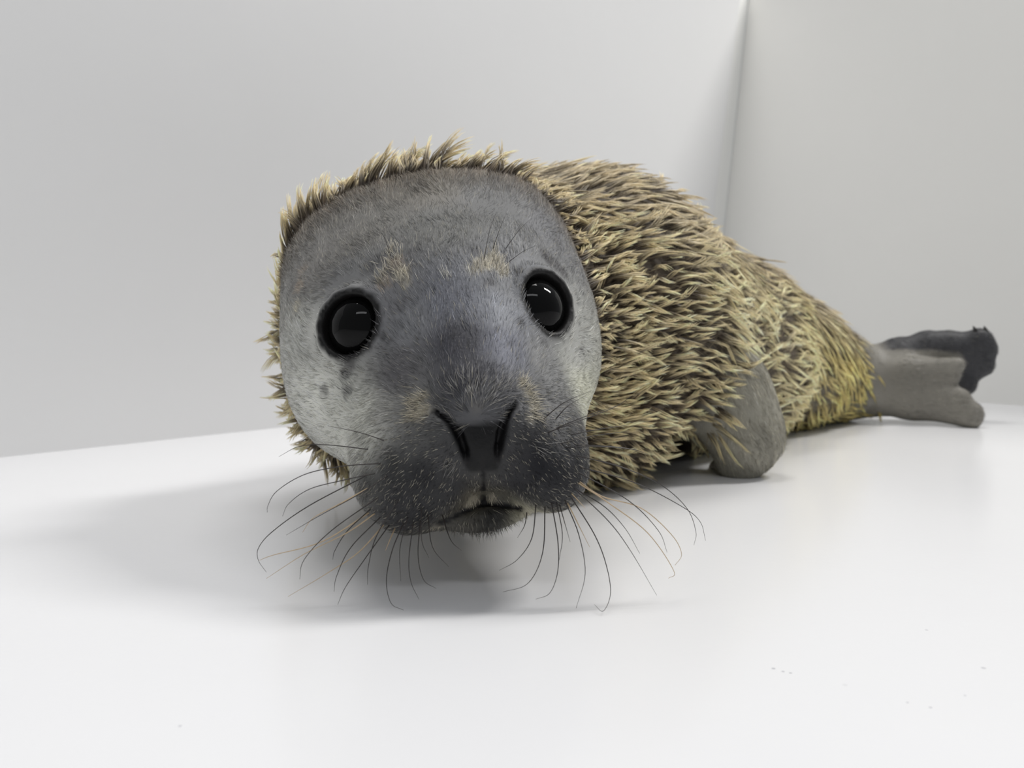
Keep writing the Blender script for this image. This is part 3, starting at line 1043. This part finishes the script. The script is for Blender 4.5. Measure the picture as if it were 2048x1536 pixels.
# (photo points from root to tip, how far the tip leans towards the viewer in metres, tan)
WH = [(za((740, 510), (600, 455), (430, 420)), -.012, 0), (za((650, 557), (420, 525), (270, 535), (160, 590)), -.008, 0),
      (za((720, 635), (500, 645), (300, 690), (150, 780), (100, 860), (95, 900)), .0, 0), (za((690, 690), (520, 720), (330, 770), (215, 850), (180, 920)), .0, 0),
      (za((640, 700), (330, 860), (130, 1000), (50, 1090), (45, 1160), (90, 1230)), .006, 0), (za((760, 700), (600, 800), (380, 920), (200, 1025)), .01, 0),
      (za((650, 770), (500, 850), (350, 930), (290, 1010)), .0, 1), (za((710, 820), (450, 1000), (300, 1160), (275, 1270)), .012, 0),
      (za((660, 905), (400, 1060), (130, 1135), (50, 1165)), .01, 1), (za((670, 880), (540, 1000), (470, 1110), (458, 1160)), .0, 0),
      (za((690, 910), (540, 1010), (300, 1130), (90, 1265)), .012, 1), (za((720, 930), (560, 1090), (480, 1250), (465, 1340)), .015, 0),
      (za((740, 970), (600, 1120), (420, 1240), (210, 1365)), .015, 1), (za((770, 970), (640, 1150), (530, 1310), (485, 1410)), .016, 0),
      (za((820, 830), (700, 1030), (655, 1200), (650, 1300)), .012, 0), (za((850, 960), (790, 1100), (755, 1270), (780, 1400), (850, 1440)), .016, 0),
      (za((870, 930), (830, 1100), (835, 1280)), .012, 0), (za((900, 960), (880, 1150), (890, 1280), (935, 1380)), .015, 0), (za((800, 990), (770, 1060), (750, 1110)), .004, 1),
      (za((940, 950), (930, 1130), (960, 1270), (1030, 1320)), .014, 0), (za((945, 880), (950, 1050), (990, 1150)), .010, 0), (za((980, 920), (1010, 1090), (1100, 1200)), .012, 0),
      (za((1060, 920), (1110, 1050), (1170, 1110)), .010, 0),
      (za((1630, 390), (1740, 290), (1890, 225)), -.010, 0), (za((1700, 390), (1760, 310), (1860, 250)), -.010, 0), (za((1700, 440), (1850, 370), (2040, 305)), -.012, 0),
      (za((1650, 465), (1800, 400), (2010, 320), (2120, 250)), -.014, 0), (za((1780, 475), (1920, 440), (2100, 415)), -.014, 0), (za((1720, 525), (1900, 475), (2100, 450)), -.014, 0),
      (za((1740, 545), (1950, 535), (2140, 550)), -.014, 0),
      (zb((200, 200), (550, 285), (850, 420), (1050, 600), (1120, 780), (1105, 885)), -.012, 0), (zb((200, 120), (450, 125), (640, 150), (760, 190)), -.014, 0),
      (zb((230, 290), (640, 400), (1000, 580), (1150, 700), (1195, 850)), -.012, 0), (zb((220, 330), (600, 540), (830, 770), (900, 940)), -.006, 0),
      (zb((230, 400), (400, 510), (700, 600), (930, 800), (1010, 950), (960, 1040)), -.006, 1), (zb((220, 410), (450, 560), (750, 790), (950, 1080), (910, 1140)), -.002, 1),
      (zb((170, 490), (270, 600)), .0, 1), (zb((190, 450), (450, 700), (620, 930), (820, 1270)), .004, 0), (zb((200, 460), (420, 590), (580, 760), (690, 950)), -.004, 0),
      (zb((170, 520), (340, 800), (430, 1030), (465, 1250), (410, 1390), (340, 1340)), .010, 0), (zb((120, 540), (220, 800), (270, 1100), (200, 1370)), .010, 0),
      (zb((140, 560), (305, 900)), .004, 1), (zb((80, 570), (155, 860)), .004, 0), (zb((20, 560), (60, 850), (60, 1080), (0, 1250), (-110, 1300)), .012, 0), (zb((60, 560), (95, 800), (70, 1000)), .008, 0),
      (za((1590, 860), (1560, 1040), (1480, 1160), (1380, 1220)), .010, 0), (za((1640, 870), (1620, 1120), (1540, 1290), (1400, 1340)), .012, 0), (za((1540, 900), (1520, 970), (1480, 1040)), .006, 0),
      (zc((1240, 710), (1270, 560), (1310, 450)), .010, 2), (zc((1290, 650), (1330, 540), (1365, 460)), .010, 2), (zc((1360, 650), (1430, 560), (1500, 490)), .008, 2),
      (zc((1380, 720), (1460, 670), (1530, 640)), .006, 2), (zc((720, 690), (690, 600), (655, 550)), .010, 2)]
roots = hits([w[0][0] for w in WH])
for (pix, lean, tan), r in zip(WH, roots):
    if np.isnan(r[0]):
        print('whisker missed', pix[0])
        continue
    seg = np.cumsum([0] + [math.dist(pix[i], pix[i + 1]) for i in range(len(pix) - 1)])
    pp = [r + unit(NOSE + HY * 0.04 - r) * 0.001]
    for (x, y), s2 in zip(pix[1:], seg[1:] / seg[-1]):
        Y = r[1] - 0.004 - lean * s2
        fz = Fl(x, y)
        if y > 640 and fz[1] > 0:
            Y = min(Y, fz[1] * 0.985)
        pp.append(P(x, y, Y))
    c = catmull(np.array(pp), 7)
    s2 = np.linspace(0, 1, len(c))
    r0 = 0.00017 if tan == 2 else (0.00034 if tan == 1 else 0.00029)
    tube('whisker', c, r0 * (1 - 0.78 * s2), M_wt if tan == 1 else M_wd, seal)

# ------------------------------------------------------------------ claws of the far hind flipper
for pts in (((1950, 676), (1952, 664), (1946, 652)), ((1968, 676), (1972, 664), (1968, 652)), ((1976, 704), (1984, 696), (1988, 684))):
    c = catmull(np.array([P(x, y, 1.004 - 0.001 * i) for i, (x, y) in enumerate(pts)]), 5)
    s2 = np.linspace(0, 1, len(c))
    tube('claw', c, 0.0046 * (1 - 0.92 * s2 ** 1.4), M_claw, seal, 8)
